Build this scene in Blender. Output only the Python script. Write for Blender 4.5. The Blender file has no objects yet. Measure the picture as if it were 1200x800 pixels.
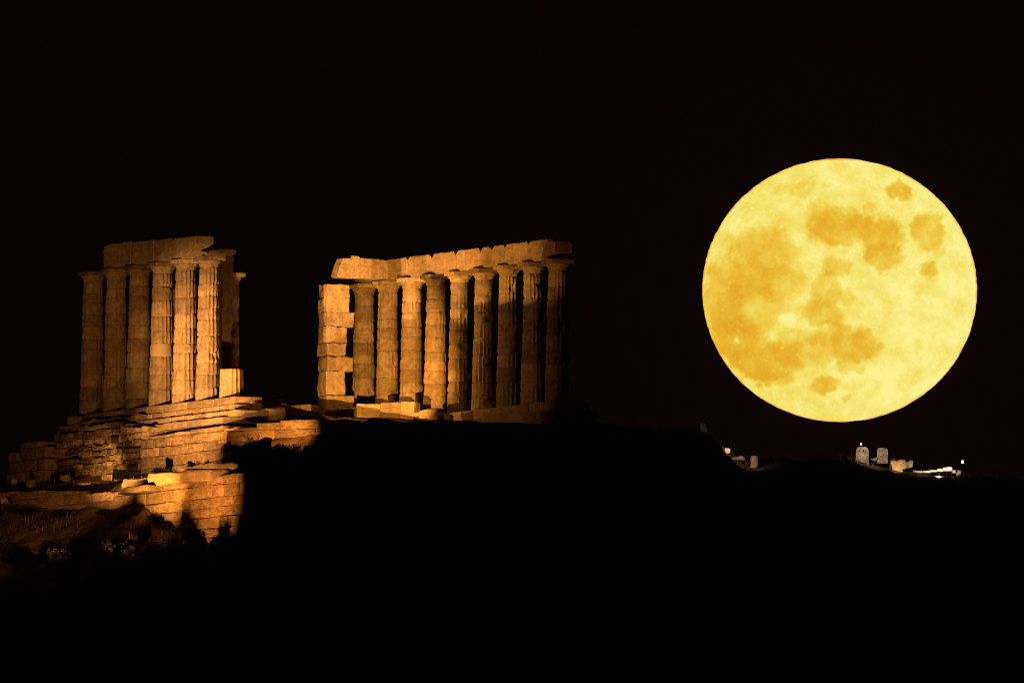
import bpy, math, random
import numpy as np
from mathutils import Vector, Matrix, noise

# ------------------------------------------------------------------ camera
scene = bpy.context.scene
COL = scene.collection
FPX = 34930.0            # focal length in pixels of a 1200 px wide frame
CAM = Vector((0.0, -1250.0, -70.0))
PITCH, ROLL = 0.05796, 0.0112
fwd = Vector((0, math.cos(PITCH), math.sin(PITCH)))
rt0 = Vector((1, 0, 0)); up0 = rt0.cross(fwd)
RT = (rt0 * math.cos(ROLL) + up0 * math.sin(ROLL)).normalized()
UP = (up0 * math.cos(ROLL) - rt0 * math.sin(ROLL)).normalized()
cd = bpy.data.cameras.new('camera'); cam = bpy.data.objects.new('camera', cd); COL.objects.link(cam)
cd.sensor_fit = 'HORIZONTAL'; cd.sensor_width = 36.0; cd.lens = FPX / 1200.0 * 36.0
scene.cycles.filter_width = 1.0
cd.clip_start = 1.0; cd.clip_end = 200000.0
cam.matrix_world = Matrix(((RT.x, UP.x, -fwd.x, CAM.x), (RT.y, UP.y, -fwd.y, CAM.y), (RT.z, UP.z, -fwd.z, CAM.z), (0, 0, 0, 1)))
scene.camera = cam
scene.view_settings.view_transform = 'Standard'
scene.view_settings.look = 'None'
scene.view_settings.exposure = 0.0
scene.view_settings.gamma = 1.0

def nvec(v):
    return Vector((noise.noise(v), noise.noise(v + Vector((31.7, 4.3, 11.9))), noise.noise(v + Vector((7.1, 52.3, 23.3)))))
def ray(px, py):
    return (fwd + RT * ((px - 600) / FPX) + UP * ((400 - py) / FPX)).normalized()
def at(px, py, Y):
    r = ray(px, py); return CAM + r * ((Y - CAM.y) / r.y)
def proj(P):
    v = Vector(P) - CAM; z = v.dot(fwd)
    return 600 + FPX * v.dot(RT) / z, 400 - FPX * v.dot(UP) / z
def onplane(px, py, P, n):
    r = ray(px, py); return CAM + r * ((P - CAM).dot(n) / r.dot(n))

MOON_DIR = ray(984, 340)

# ------------------------------------------------------------------ world: night sky
W = bpy.data.worlds.new('World'); scene.world = W; W.use_nodes = True
nt = W.node_tree; N = nt.nodes; L = nt.links; N.clear()
o = N.new('ShaderNodeOutputWorld'); bg = N.new('ShaderNodeBackground'); L.new(bg.outputs[0], o.inputs[0])
tc = N.new('ShaderNodeTexCoord')
dp = N.new('ShaderNodeVectorMath'); dp.operation = 'DOT_PRODUCT'; dp.inputs[1].default_value = MOON_DIR
L.new(tc.outputs['Generated'], dp.inputs[0])
ac = N.new('ShaderNodeMath'); ac.operation = 'ARCCOSINE'; L.new(dp.outputs['Value'], ac.inputs[0])
mr = N.new('ShaderNodeMapRange'); mr.inputs[1].default_value = 0.0046; mr.inputs[2].default_value = 0.018
mr.inputs[3].default_value = 1.0; mr.inputs[4].default_value = 0.0; mr.interpolation_type = 'SMOOTHERSTEP'
L.new(ac.outputs[0], mr.inputs[0])
mx = N.new('ShaderNodeMix'); mx.data_type = 'RGBA'
mx.inputs[6].default_value = (0.0020, 0.0006, 0.0006, 1)
mx.inputs[7].default_value = (0.0031, 0.0010, 0.0007, 1)
L.new(mr.outputs[0], mx.inputs[0]); L.new(mx.outputs[2], bg.inputs[0]); bg.inputs[1].default_value = 1.0

# moonlight: very weak next to the floodlights
sd = bpy.data.lights.new('moonlight', 'SUN'); sd.energy = 0.004; sd.angle = math.radians(0.5); sd.color = (1, 0.75, 0.35)
so = bpy.data.objects.new('moonlight', sd); COL.objects.link(so)
so.rotation_euler = (-MOON_DIR).to_track_quat('-Z', 'Y').to_euler()

# temple frame: a runs along the colonnades towards the camera, b runs from the near row to the far row
SIN = 0.399; COS = math.sqrt(1 - SIN * SIN)
DV = Vector((SIN, -COS, 0)); NV = Vector((COS, SIN, 0))
P0 = at(271, 467, 0.0); Z0 = P0.z
P0 = Vector((P0.x, 0, 0))
def ab(a, b, z=0.0): return P0 + DV * a + NV * b + Vector((0, 0, z + Z0))
ROWB = 12.65
CB = -1.95      # plane of the upper retaining wall
LB = -6.5       # plane of the lower retaining wall

# ------------------------------------------------------------------ floodlights (sodium) and added fill spots
def spot(name, loc, target, power, angle, blend=1.0, color=(1, 0.40, 0.075), size=0.06):
    d = bpy.data.lights.new(name, 'SPOT'); d.energy = power; d.spot_size = math.radians(angle)
    d.spot_blend = blend; d.color = color; d.shadow_soft_size = size
    ob = bpy.data.objects.new(name, d); COL.objects.link(ob); ob.location = loc
    ob.rotation_euler = (Vector(target) - Vector(loc)).to_track_quat('-Z', 'Y').to_euler()
    return ob
KEY = ab(12.6, -20, -6.3)                       # floodlight mast on the slope, out of the frame to the left
spot('flood_or_fill_light', KEY, ab(-2.2, 0, 0.9), 88000, 25, 1.0, (1, 0.405, 0.095), 0.12)
spot('flood_or_fill_light', KEY + Vector((0.3, 0.2, 0.3)), ab(-9.0, CB, -1.8), 4700, 36, 1.0, (1, 0.385, 0.06), 0.12)
spot('flood_or_fill_light', KEY + Vector((0.6, 0.2, 0.3)), ab(-7.5, 0, 6.8), 6000, 30, 1.0, (1, 0.39, 0.07), 0.12)  # extra spot, added only to brighten the beam on the left columns
spot('flood_or_fill_light', ab(16, -21, -9.75), ab(-2.2, ROWB, 5.3), 66000, 19.6, 1.0, (1, 0.38, 0.06), 0.08)
spot('flood_or_fill_light', ab(-7.6, -3.9, -2.9), ab(-8.6, -1.9, -2.7), 420, 100, 1.0, size=0.03)
KEY2 = ab(19.0, -15.5, -8.1)
spot('flood_or_fill_light', KEY2, ab(13.4, LB, -4.2), 12000, 35, 1.0, (1, 0.33, 0.055), 0.1)
spot('flood_or_fill_light', KEY + Vector((0.9, 0.2, 0)), ab(-2, LB, -4.2), 1300, 40, 1.0, (1, 0.34, 0.055), 0.1)
spot('flood_or_fill_light', ab(14, -20, 3.0), ab(-1.5, ROWB, 2.4), 5600, 28, 1.0, (1, 0.38, 0.06), 0.3)  # unseen fill light added for the shaded lower shafts of the far row
spot('flood_or_fill_light', P0 + Vector((1.9, -10.3, -2.45)), at(332, 505, -6.5), 1700, 66, 1.0, (1, 0.35, 0.055))
LAMP_R = P0 + Vector((5.3, -6.7, -1.55))      # lamp in the temple, hidden by the terrace wall
spot('flood_or_fill_light', LAMP_R, ab(-13.2, 12, 2.9), 29000, 28, 0.5, (1, 0.385, 0.06), 0.015)
spot('flood_or_fill_light', ab(-6, 2.4, 0.5), ab(-7.0, 12.6, 2.4), 3000, 86, 1.0, (1, 0.38, 0.05))  # added fill, standing in for bounced light on the dim right columns

# ------------------------------------------------------------------ tagging helpers
def tag(o, label=None, cat=None, group=None, kind=None):
    if label:
        o['label'] = label; o['kind'] = 'thing'
    if cat: o['category'] = cat
    if group: o['group'] = group
    if kind: o['kind'] = kind
    return o
def empty(name, loc=(0, 0, 0), rz=0):
    o = bpy.data.objects.new(name, None); COL.objects.link(o); o.location = loc; o.rotation_euler = (0, 0, rz)
    o.empty_display_size = 0.3; return o

class MB:
    def __init__(s): s.v = []; s.f = []; s.t = {}
    def rbox(s, c, ax, ay, az, sx, sy, sz, r=0.03, amp=0.02, fr=2.2, n=(4, 3, 3), seed=0.0, skew=0.0):
        """rounded, worn block: centre, three axes, full sizes"""
        h = (sx / 2, sy / 2, sz / 2); r = min(r, min(h) * 0.45)
        def grid(k, hh):
            e = r / hh; g = [-1, -1 + e * 0.35, -1 + e]
            for i in range(1, k): g.append(-1 + e + (2 - 2 * e) * i / k)
            return g + [1 - e, 1 - e * 0.35, 1]
        G = [grid(n[i], h[i]) for i in range(3)]; idx = {}
        base = len(s.v)
        rnd = random.Random(int(seed * 1000) + len(s.v)); s.t[base] = rnd.random()
        cj = [[[Vector([rnd.uniform(-skew, skew) for _ in range(3)]) for _ in range(2)] for _ in range(2)] for _ in range(2)]
        def vert(i, j, k):
            key = (i, j, k)
            if key in idx: return idx[key]
            t = (G[0][i], G[1][j], G[2][k])
            p = Vector((t[0] * h[0], t[1] * h[1], t[2] * h[2]))
            q = Vector([max(-h[m] + r, min(h[m] - r, p[m])) for m in range(3)])
            d = p - q
            if d.length > 1e-6: p = q + d.normalized() * r
            if skew:
                w = [(t[m] + 1) / 2 for m in range(3)]
                for a in (0, 1):
                    for b in (0, 1):
                        for c_ in (0, 1):
                            p = p + cj[a][b][c_] * ((w[0] if a else 1 - w[0]) * (w[1] if b else 1 - w[1]) * (w[2] if c_ else 1 - w[2]))
            wp = c + ax * p.x + ay * p.y + az * p.z
            if amp:
                nv = nvec(wp * fr + Vector((seed, seed * 1.7, -seed))) + 0.5 * nvec(wp * fr * 2.7 + Vector((seed, 3, 1)))
                wp = wp + nv * amp
            s.v.append(wp); idx[key] = len(s.v) - 1; return idx[key]
        m = [len(g) - 1 for g in G]
        for i in range(m[0]):
            for j in range(m[1]):
                s.f.append((vert(i, j, 0), vert(i, j + 1, 0), vert(i + 1, j + 1, 0), vert(i + 1, j, 0)))
                s.f.append((vert(i, j, m[2]), vert(i + 1, j, m[2]), vert(i + 1, j + 1, m[2]), vert(i, j + 1, m[2])))
        for i in range(m[0]):
            for k in range(m[2]):
                s.f.append((vert(i, 0, k), vert(i + 1, 0, k), vert(i + 1, 0, k + 1), vert(i, 0, k + 1)))
                s.f.append((vert(i, m[1], k), vert(i, m[1], k + 1), vert(i + 1, m[1], k + 1), vert(i + 1, m[1], k)))
        for j in range(m[1]):
            for k in range(m[2]):
                s.f.append((vert(0, j, k), vert(0, j, k + 1), vert(0, j + 1, k + 1), vert(0, j + 1, k)))
                s.f.append((vert(m[0], j, k), vert(m[0], j + 1, k), vert(m[0], j + 1, k + 1), vert(m[0], j, k + 1)))
    def prism(s, pts, P, ax, az, ay, depth, cut=0):
        """outline (u,w) in plane P/ax/az, extruded by depth along ay"""
        b = len(s.v); n = len(pts)
        for k in (0, 1):
            for (u, w) in pts: s.v.append(P + ax * u + az * w + ay * (depth * k))
        s.f.append(tuple(range(b, b + n))); s.f.append(tuple(range(b + 2 * n - 1, b + n - 1, -1)))
        for i in range(n):
            j = (i + 1) % n; s.f.append((b + i, b + n + i, b + n + j, b + j))
    def build(s, name, mat, parent=None, smooth=True, loc=None, rz=0.0):
        me = bpy.data.meshes.new(name)
        if loc is None and parent is not None: loc = Vector(parent.location)
        elif loc is None:
            loc = Vector((0, 0, 0))
        R = Matrix.Rotation(-rz, 3, 'Z')
        me.from_pydata([R @ (Vector(v) - loc) for v in s.v], [], s.f); me.update()
        if smooth:
            for p in me.polygons: p.use_smooth = True
        ta = me.attributes.new('tint', 'FLOAT', 'POINT'); tv = np.full(len(s.v), 0.5, dtype=np.float32)
        ks = sorted(s.t)
        for q, k in enumerate(ks): tv[k:(ks[q + 1] if q + 1 < len(ks) else len(s.v))] = s.t[k]
        ta.data.foreach_set('value', tv)
        me.materials.append(mat)
        o = bpy.data.objects.new(name, me); COL.objects.link(o)
        if parent is not None: o.parent = parent
        else: o.location = loc; o.rotation_euler = (0, 0, rz)
        return o
Zv = Vector((0, 0, 1))

# ------------------------------------------------------------------ materials
def stone_mat(name, c1, c2, dark, scale=1.6, bump=0.6, rnd=0.25, pit=0.5, streak=0.0, tint=0.3):
    m = bpy.data.materials.new(name); m.use_nodes = True
    nt = m.node_tree; N = nt.nodes; L = nt.links; b = N['Principled BSDF']
    b.inputs['Roughness'].default_value = 0.92; b.inputs['Specular IOR Level'].default_value = 0.15
    g = N.new('ShaderNodeNewGeometry'); oi = N.new('ShaderNodeObjectInfo')
    # bedding of the stone runs level along the courses
    m1 = N.new('ShaderNodeMapping'); m1.inputs['Rotation'].default_value = (0, 0, -math.atan2(DV.y, DV.x)); L.new(g.outputs['Position'], m1.inputs['Vector'])
    m2 = N.new('ShaderNodeMapping'); m2.inputs['Scale'].default_value = (0.45, 1, 1.15); L.new(m1.outputs[0], m2.inputs['Vector'])
    def noise_(sc, det, rough=0.6, vec=None, dist=0.0):
        n = N.new('ShaderNodeTexNoise'); n.inputs['Scale'].default_value = sc; n.inputs['Detail'].default_value = det
        n.inputs['Roughness'].default_value = rough; n.inputs['Distortion'].default_value = dist
        L.new(vec or m2.outputs[0], n.inputs['Vector']); return n
    def ramp(src, a, bb, ca=(0, 0, 0, 1), cb=(1, 1, 1, 1)):
        r = N.new('ShaderNodeValToRGB'); r.color_ramp.elements[0].position = a; r.color_ramp.elements[1].position = bb
        r.color_ramp.elements[0].color = ca; r.color_ramp.elements[1].color = cb; L.new(src, r.inputs[0]); return r
    n1 = noise_(scale, 6, 0.65, dist=0.4); r1 = ramp(n1.outputs['Fac'], 0.36, 0.64, (*c1, 1), (*c2, 1))
    n2 = noise_(scale * 3.3, 8, 0.75); r2 = ramp(n2.outputs['Fac'], 0.40, 0.56)
    mp = N.new('ShaderNodeMapping'); mp.inputs['Scale'].default_value = (3.5, 3.5, 0.5); L.new(g.outputs['Position'], mp.inputs['Vector'])
    n3 = noise_(1.4, 5, 0.6, mp.outputs[0]); r3 = ramp(n3.outputs['Fac'], 0.38, 0.6)
    mxa = N.new('ShaderNodeMix'); mxa.data_type = 'RGBA'; mxa.blend_type = 'MIX'
    mxa.inputs[7].default_value = (*dark, 1); L.new(r1.outputs[0], mxa.inputs[6])
    inv = N.new('ShaderNodeMath'); inv.operation = 'MULTIPLY_ADD'; inv.inputs[1].default_value = -pit; inv.inputs[2].default_value = pit
    L.new(r2.outputs[0], inv.inputs[0]); L.new(inv.outputs[0], mxa.inputs[0])
    mxb = N.new('ShaderNodeMix'); mxb.data_type = 'RGBA'; mxb.blend_type = 'MIX'; mxb.inputs[7].default_value = (*dark, 1)
    i2 = N.new('ShaderNodeMath'); i2.operation = 'MULTIPLY_ADD'; i2.inputs[1].default_value = -streak; i2.inputs[2].default_value = streak
    L.new(r3.outputs[0], i2.inputs[0]); L.new(i2.outputs[0], mxb.inputs[0]); L.new(mxa.outputs[2], mxb.inputs[6])
    # every stone a little lighter or darker than its neighbour
    mm = N.new('ShaderNodeMapRange'); mm.inputs[3].default_value = 1 - rnd; mm.inputs[4].default_value = 1 + rnd * 0.8
    tn = N.new('ShaderNodeAttribute'); tn.attribute_name = 'tint'
    t2 = N.new('ShaderNodeMapRange'); t2.inputs[3].default_value = 1 - tint; t2.inputs[4].default_value = 1 + tint; L.new(tn.outputs['Fac'], t2.inputs[0])
    L.new(oi.outputs['Random'], mm.inputs[0]); mu = N.new('ShaderNodeMath'); mu.operation = 'MULTIPLY'; L.new(mm.outputs[0], mu.inputs[0]); L.new(t2.outputs[0], mu.inputs[1])
    hs = N.new('ShaderNodeHueSaturation'); L.new(mxb.outputs[2], hs.inputs['Color']); L.new(mu.outputs[0], hs.inputs['Value'])
    L.new(hs.outputs[0], b.inputs['Base Color'])
    n4 = noise_(7.0, 8, 0.7); vo = N.new('ShaderNodeTexVoronoi'); vo.inputs['Scale'].default_value = 4.0; L.new(m2.outputs[0], vo.inputs['Vector'])
    ad = N.new('ShaderNodeMath'); ad.operation = 'MULTIPLY_ADD'; ad.inputs[1].default_value = 0.25
    L.new(vo.outputs['Distance'], ad.inputs[0]); L.new(n4.outputs['Fac'], ad.inputs[2])
    bp = N.new('ShaderNodeBump'); bp.inputs['Strength'].default_value = bump; bp.inputs['Distance'].default_value = 0.06
    L.new(ad.outputs[0], bp.inputs['Height']); L.new(bp.outputs[0], b.inputs['Normal'])
    return m
MARBLE = stone_mat('weathered_marble', (0.35, 0.30, 0.225), (0.50, 0.44, 0.35), (0.15, 0.12, 0.085), 1.4, 0.6, 0.26, 0.5, 0.25)
MARBLE_SMOOTH = stone_mat('restored_marble', (0.46, 0.41, 0.33), (0.54, 0.48, 0.40), (0.3, 0.26, 0.2), 1.2, 0.25, 0.05, 0.3, 0.1)
POROS = stone_mat('limestone', (0.26, 0.20, 0.14), (0.44, 0.36, 0.27), (0.09, 0.065, 0.045), 2.2, 0.8, 0.1, 0.65, 0.12)
RUBBLE = stone_mat('rubble_stone', (0.20, 0.16, 0.12), (0.46, 0.40, 0.32), (0.06, 0.045, 0.03), 3.2, 0.9, 0.1, 0.7, 0.1, 0.45)

def ground_mat():
    m = bpy.data.materials.new('dry_earth'); m.use_nodes = True
    N = m.node_tree.nodes; L = m.node_tree.links; b = N['Principled BSDF']; b.inputs['Roughness'].default_value = 1.0
    b.inputs['Specular IOR Level'].default_value = 0.05
    g = N.new('ShaderNodeNewGeometry')
    n = N.new('ShaderNodeTexNoise'); n.inputs['Scale'].default_value = 0.9; n.inputs['Detail'].default_value = 9; n.inputs['Roughness'].default_value = 0.7
    L.new(g.outputs['Position'], n.inputs['Vector'])
    r = N.new('ShaderNodeValToRGB'); e = r.color_ramp.elements
    e[0].position = 0.38; e[0].color = (0.035, 0.03, 0.018, 1); e[1].position = 0.62; e[1].color = (0.17, 0.125, 0.08, 1)
    L.new(n.outputs['Fac'], r.inputs[0]); L.new(r.outputs[0], b.inputs['Base Color'])
    n2 = N.new('ShaderNodeTexNoise'); n2.inputs['Scale'].default_value = 5; n2.inputs['Detail'].default_value = 8; L.new(g.outputs['Position'], n2.inputs['Vector'])
    bp = N.new('ShaderNodeBump'); bp.inputs['Strength'].default_value = 0.9; bp.inputs['Distance'].default_value = 0.12
    L.new(n2.outputs['Fac'], bp.inputs['Height']); L.new(bp.outputs[0], b.inputs['Normal'])
    return m
EARTH = ground_mat()
def simple(name, col, rough=0.8, emis=None, es=0, metal=0.0):
    m = bpy.data.materials.new(name); m.use_nodes = True; b = m.node_tree.nodes['Principled BSDF']
    b.inputs['Roughness'].default_value = rough; b.inputs['Metallic'].default_value = metal; b.inputs['Specular IOR Level'].default_value = 0.08
    N = m.node_tree.nodes; L = m.node_tree.links
    g = N.new('ShaderNodeNewGeometry'); n = N.new('ShaderNodeTexNoise'); n.inputs['Scale'].default_value = 6; n.inputs['Detail'].default_value = 4
    L.new(g.outputs['Position'], n.inputs['Vector'])
    r = N.new('ShaderNodeValToRGB'); r.color_ramp.elements[0].position = 0.35; r.color_ramp.elements[1].position = 0.65
    r.color_ramp.elements[0].color = (*[c * 0.6 for c in col], 1); r.color_ramp.elements[1].color = (*[min(1, c * 1.3) for c in col], 1)
    L.new(n.outputs['Fac'], r.inputs[0]); L.new(r.outputs[0], b.inputs['Base Color'])
    if emis:
        b.inputs['Emission Color'].default_value = (*emis, 1); b.inputs['Emission Strength'].default_value = es
    return m
LEAF = simple('scrub_leaves', (0.014, 0.018, 0.008), 0.8)
STRAW = simple('dry_grass', (0.16, 0.13, 0.06), 0.9)
TWIG = simple('twig_bark', (0.09, 0.065, 0.045), 0.9)
DARKMETAL = simple('black_metal', (0.004, 0.004, 0.004), 0.9)
GLASSLIT = simple('lit_lens', (0.8, 0.8, 0.8), 0.3, (1, 0.85, 0.62), 9.0)

# ------------------------------------------------------------------ terrain
C0 = at(262, 500, -5.0); CDIR = Vector((1, -0.7, 0)).normalized(); CNRM = Vector((-CDIR.y, CDIR.x, 0)) * -1
def cpl(px, py, off=0.0): return onplane(px, py, C0 + CNRM * off, CNRM)
ctrl = []
def cp(p): ctrl.append((p.x, p.y, p.z))
for a in (-22, -16, -8, -1):
    for b in (0.9, 5, 11): cp(ab(a, b, -0.55 if a > -17 else -1.6))
    cp(ab(a, -1.1, -3.1))
for a in (-22, -12, -2, 6): cp(ab(a, 14.5, -0.9)); cp(ab(a, 22, -5))
cp(ab(0.8, -5.3, -3.75)); cp(ab(6, 5, -1.9)); cp(ab(9.3, 2, -2.1)); cp(ab(4, 8, -1.5)); cp(ab(8, 12, -1.3)); cp(ab(8, 6, -2.2)); cp(Vector((P0.x + 5.3, -6.7, -2.2))); cp(ab(12, 0, -2.2))
for px, py in ((0, 568), (60, 567), (120, 567), (180, 566), (240, 566)): cp(onplane(px, py, ab(0, CB - 0.5), NV)); cp(onplane(px, py + 1, ab(0, CB - 1.4), NV)); cp(onplane(px, py + 2, ab(0, CB - 2.6), NV))
for px, py in ((0, 580), (60, 582), (120, 583), (160, 582)): cp(onplane(px, py, ab(0, LB + 0.6), NV))
for px, py in ((210, 570), (250, 562), (300, 562), (330, 560)): cp(onplane(px, py, ab(0, LB + 1.4), NV))
for px, py in ((205, 620), (250, 628), (300, 632)): cp(onplane(px, py, ab(0, LB + 0.35), NV))
for px, py in ((-30, 603), (60, 604), (120, 606), (170, 614), (205, 630), (250, 636), (300, 640), (330, 636)):
    cp(onplane(px, py, ab(0, LB - 0.5), NV)); cp(onplane(px, py + 5, ab(0, LB - 1.3), NV))
for px, py in ((-40, 642), (60, 642), (120, 645), (180, 650), (240, 656), (300, 660)): cp(onplane(px, py, ab(0, LB - 3.0), NV))
for px in (-40, 100, 240, 360): cp(onplane(px, 900, ab(0, LB - 16), NV))
for px, py in ((285, 531), (330, 530), (375, 530), (395, 528)): cp(cpl(px, py, 0.7))
for px, py in ((280, 530), (330, 529), (375, 529)): cp(at(px, py, -12.5))
for px, py in ((300, 505), (350, 497), (395, 496)): cp(cpl(px, py, -0.9))
for px, py in ((340, 600), (400, 600), (470, 600)): cp(at(px, py, -18))
CR = [(425, 496), (470, 496), (515, 496), (570, 496), (620, 499), (680, 503), (740, 506), (780, 507), (828, 509), (850, 531), (870, 547), (940, 545), (1000, 540), (1040, 552), (1070, 557), (1130, 557), (1200, 563), (1320, 590)]
for px, py in CR:
    cp(at(px, py, -10))
    if px > 640: cp(at(px, py + 60, 12))
    cp(at(px, py + 130, -21)); cp(at(px, py + 420, -45))
cp(at(1500, 800, 0)); cp(at(-200, 640, 10)); cp(at(-300, 760, 10)); cp(at(-150, 560, 25))
for px in (0, 300, 700, 1100): cp(at(px, 700, 45))
K = np.array(ctrl)
xy, zz = K[:, :2], K[:, 2]
n_ = len(K); A = np.zeros((n_ + 3, n_ + 3))
A[:n_, :n_] = -np.sqrt(((xy[:, None] - xy[None]) ** 2).sum(-1) + 1.0)
A[:n_, n_] = 1; A[:n_, n_ + 1:] = xy; A[n_, :n_] = 1; A[n_ + 1:, :n_] = xy.T
wts = np.linalg.solve(A, np.concatenate([zz, np.zeros(3)]))
def hill(X, Y):
    """broad shape of the cape: flat-topped hill falling to the sea"""
    r = np.sqrt((X * 0.8) ** 2 + ((Y - 10) * 1.0) ** 2)
    return -76 + 70 / (1 + (r / 130.0) ** 3)
def terr(X, Y):
    X = np.asarray(X, float); Y = np.asarray(Y, float); sh = X.shape
    q = np.stack([X.ravel(), Y.ravel()], -1)
    out = np.zeros(len(q))
    for i in range(0, len(q), 20000):
        d = -np.sqrt(((q[i:i + 20000, None] - xy[None]) ** 2).sum(-1) + 1.0)
        out[i:i + 20000] = d @ wts[:n_] + wts[n_] + q[i:i + 20000] @ wts[n_ + 1:]
    out = out.reshape(sh)
    dx = np.maximum(np.abs(X) - 32, 0) / 14; dy = np.maximum(np.abs(Y) - 45, 0) / 20
    t = np.clip(np.sqrt(dx ** 2 + dy ** 2), 0, 1); t = t * t * (3 - 2 * t)
    return out * (1 - t) + hill(X, Y) * t
def terr1(x, y): return float(terr(np.array([x]), np.array([y]))[0])
def axis(lo, hi, fl, fh, fine):
    g = list(np.arange(fl, fh + 1e-6, fine)); s = fine
    x = fl
    while x > lo: s *= 1.16; x -= s; g.insert(0, x)
    s = fine; x = fh
    while x < hi: s *= 1.16; x += s; g.append(x)
    return np.array(g)
gx = axis(-700, 900, -26, 26, 0.22); gy = axis(-420, 700, -30, 22, 0.26)
GX, GY = np.meshgrid(gx, gy); GZ = terr(GX, GY)
nx, ny = len(gx), len(gy)
amp = np.array([[noise.noise(Vector((x * 0.9, y * 0.9, 3))) * (0.10 if x < -3 else 0.16) + noise.noise(Vector((x * 3.1, y * 3.1, 7))) * 0.05 for x in gx] for y in gy])
GZ = GZ + amp
me = bpy.data.meshes.new('hillside')
vs = np.stack([GX, GY, GZ], -1).reshape(-1, 3)
fs = [(j * nx + i, j * nx + i + 1, (j + 1) * nx + i + 1, (j + 1) * nx + i) for j in range(ny - 1) for i in range(nx - 1)]
me.from_pydata(vs.tolist(), [], fs); me.update(); me.materials.append(EARTH)
for p in me.polygons: p.use_smooth = True
ho = bpy.data.objects.new('hillside', me); COL.objects.link(ho); tag(ho, kind='structure')
# sea
sm = bpy.data.materials.new('sea_water'); sm.use_nodes = True
b = sm.node_tree.nodes['Principled BSDF']; b.inputs['Base Color'].default_value = (0.01, 0.015, 0.02, 1); b.inputs['Roughness'].default_value = 0.15
tn = sm.node_tree.nodes.new('ShaderNodeTexNoise'); tn.inputs['Scale'].default_value = 400; bpn = sm.node_tree.nodes.new('ShaderNodeBump')
sm.node_tree.links.new(tn.outputs[0], bpn.inputs['Height']); sm.node_tree.links.new(bpn.outputs[0], b.inputs['Normal']); bpn.inputs['Strength'].default_value = 0.3
s_ = MB(); R_ = 60000; s_.v = [Vector((-R_, -R_, -72)), Vector((R_, -R_, -72)), Vector((R_, R_, -72)), Vector((-R_, R_, -72))]; s_.f = [(0, 1, 2, 3)]
tag(s_.build('sea', sm, smooth=False), kind='structure')

# ------------------------------------------------------------------ columns
def drum_mesh(mb, cx, z0, z1, rb, rt, rot, seed, wear, chip=1.0, top=True, off=(0, 0)):
    NF = 16; K_ = 6; n = NF * K_
    H = z1 - z0; rings = max(5, int(H / 0.075))
    zs = [0, 0.012] + [0.012 + (H - 0.024) * i / rings for i in range(1, rings)] + [H - 0.012, H]
    base = len(mb.v)
    for zi, z in enumerate(zs):
        t = z / H; R = rb + (rt - rb) * t
        for k in range(n):
            th = 2 * math.pi * k / n + rot
            u = (k % K_) / K_
            p = Vector((math.cos(th) * R, math.sin(th) * R, z0 + z))
            w = noise.noise(p * 1.3 + Vector((seed, 0, seed * 2)))
            fl = max(0.0, min(1.0, 0.85 - wear + w * 1.3))
            dep = 0.052 * fl * (1 - (2 * u - 1) ** 2)
            arr = 0.02 * (1 - fl)
            ed = 0.0
            e = min(z, H - z)
            if e < 0.06:
                c1 = noise.noise(p * 4.5 + Vector((seed * 3, 1, 0)))
                ed = (1 - e / 0.06) * (0.022 + max(0, c1) * 0.085 * chip)
            big = max(0, noise.noise(p * 1.9 + Vector((seed * 5, 9, 2))) - 0.38) * 0.35 * chip
            rr = R - dep - arr - ed - big + noise.noise(p * 7 + Vector((seed, 4, 4))) * 0.008
            mb.v.append(Vector((cx.x + off[0] + math.cos(th) * rr, cx.y + off[1] + math.sin(th) * rr, cx.z + z0 + z)))
    for j in range(len(zs) - 1):
        for k in range(n):
            k2 = (k + 1) % n
            mb.f.append((base + j * n + k, base + j * n + k2, base + (j + 1) * n + k2, base + (j + 1) * n + k))
    mb.f.append(tuple(base + k for k in reversed(range(n)))); mb.f.append(tuple(base + (len(zs) - 1) * n + k for k in range(n)))

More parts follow.
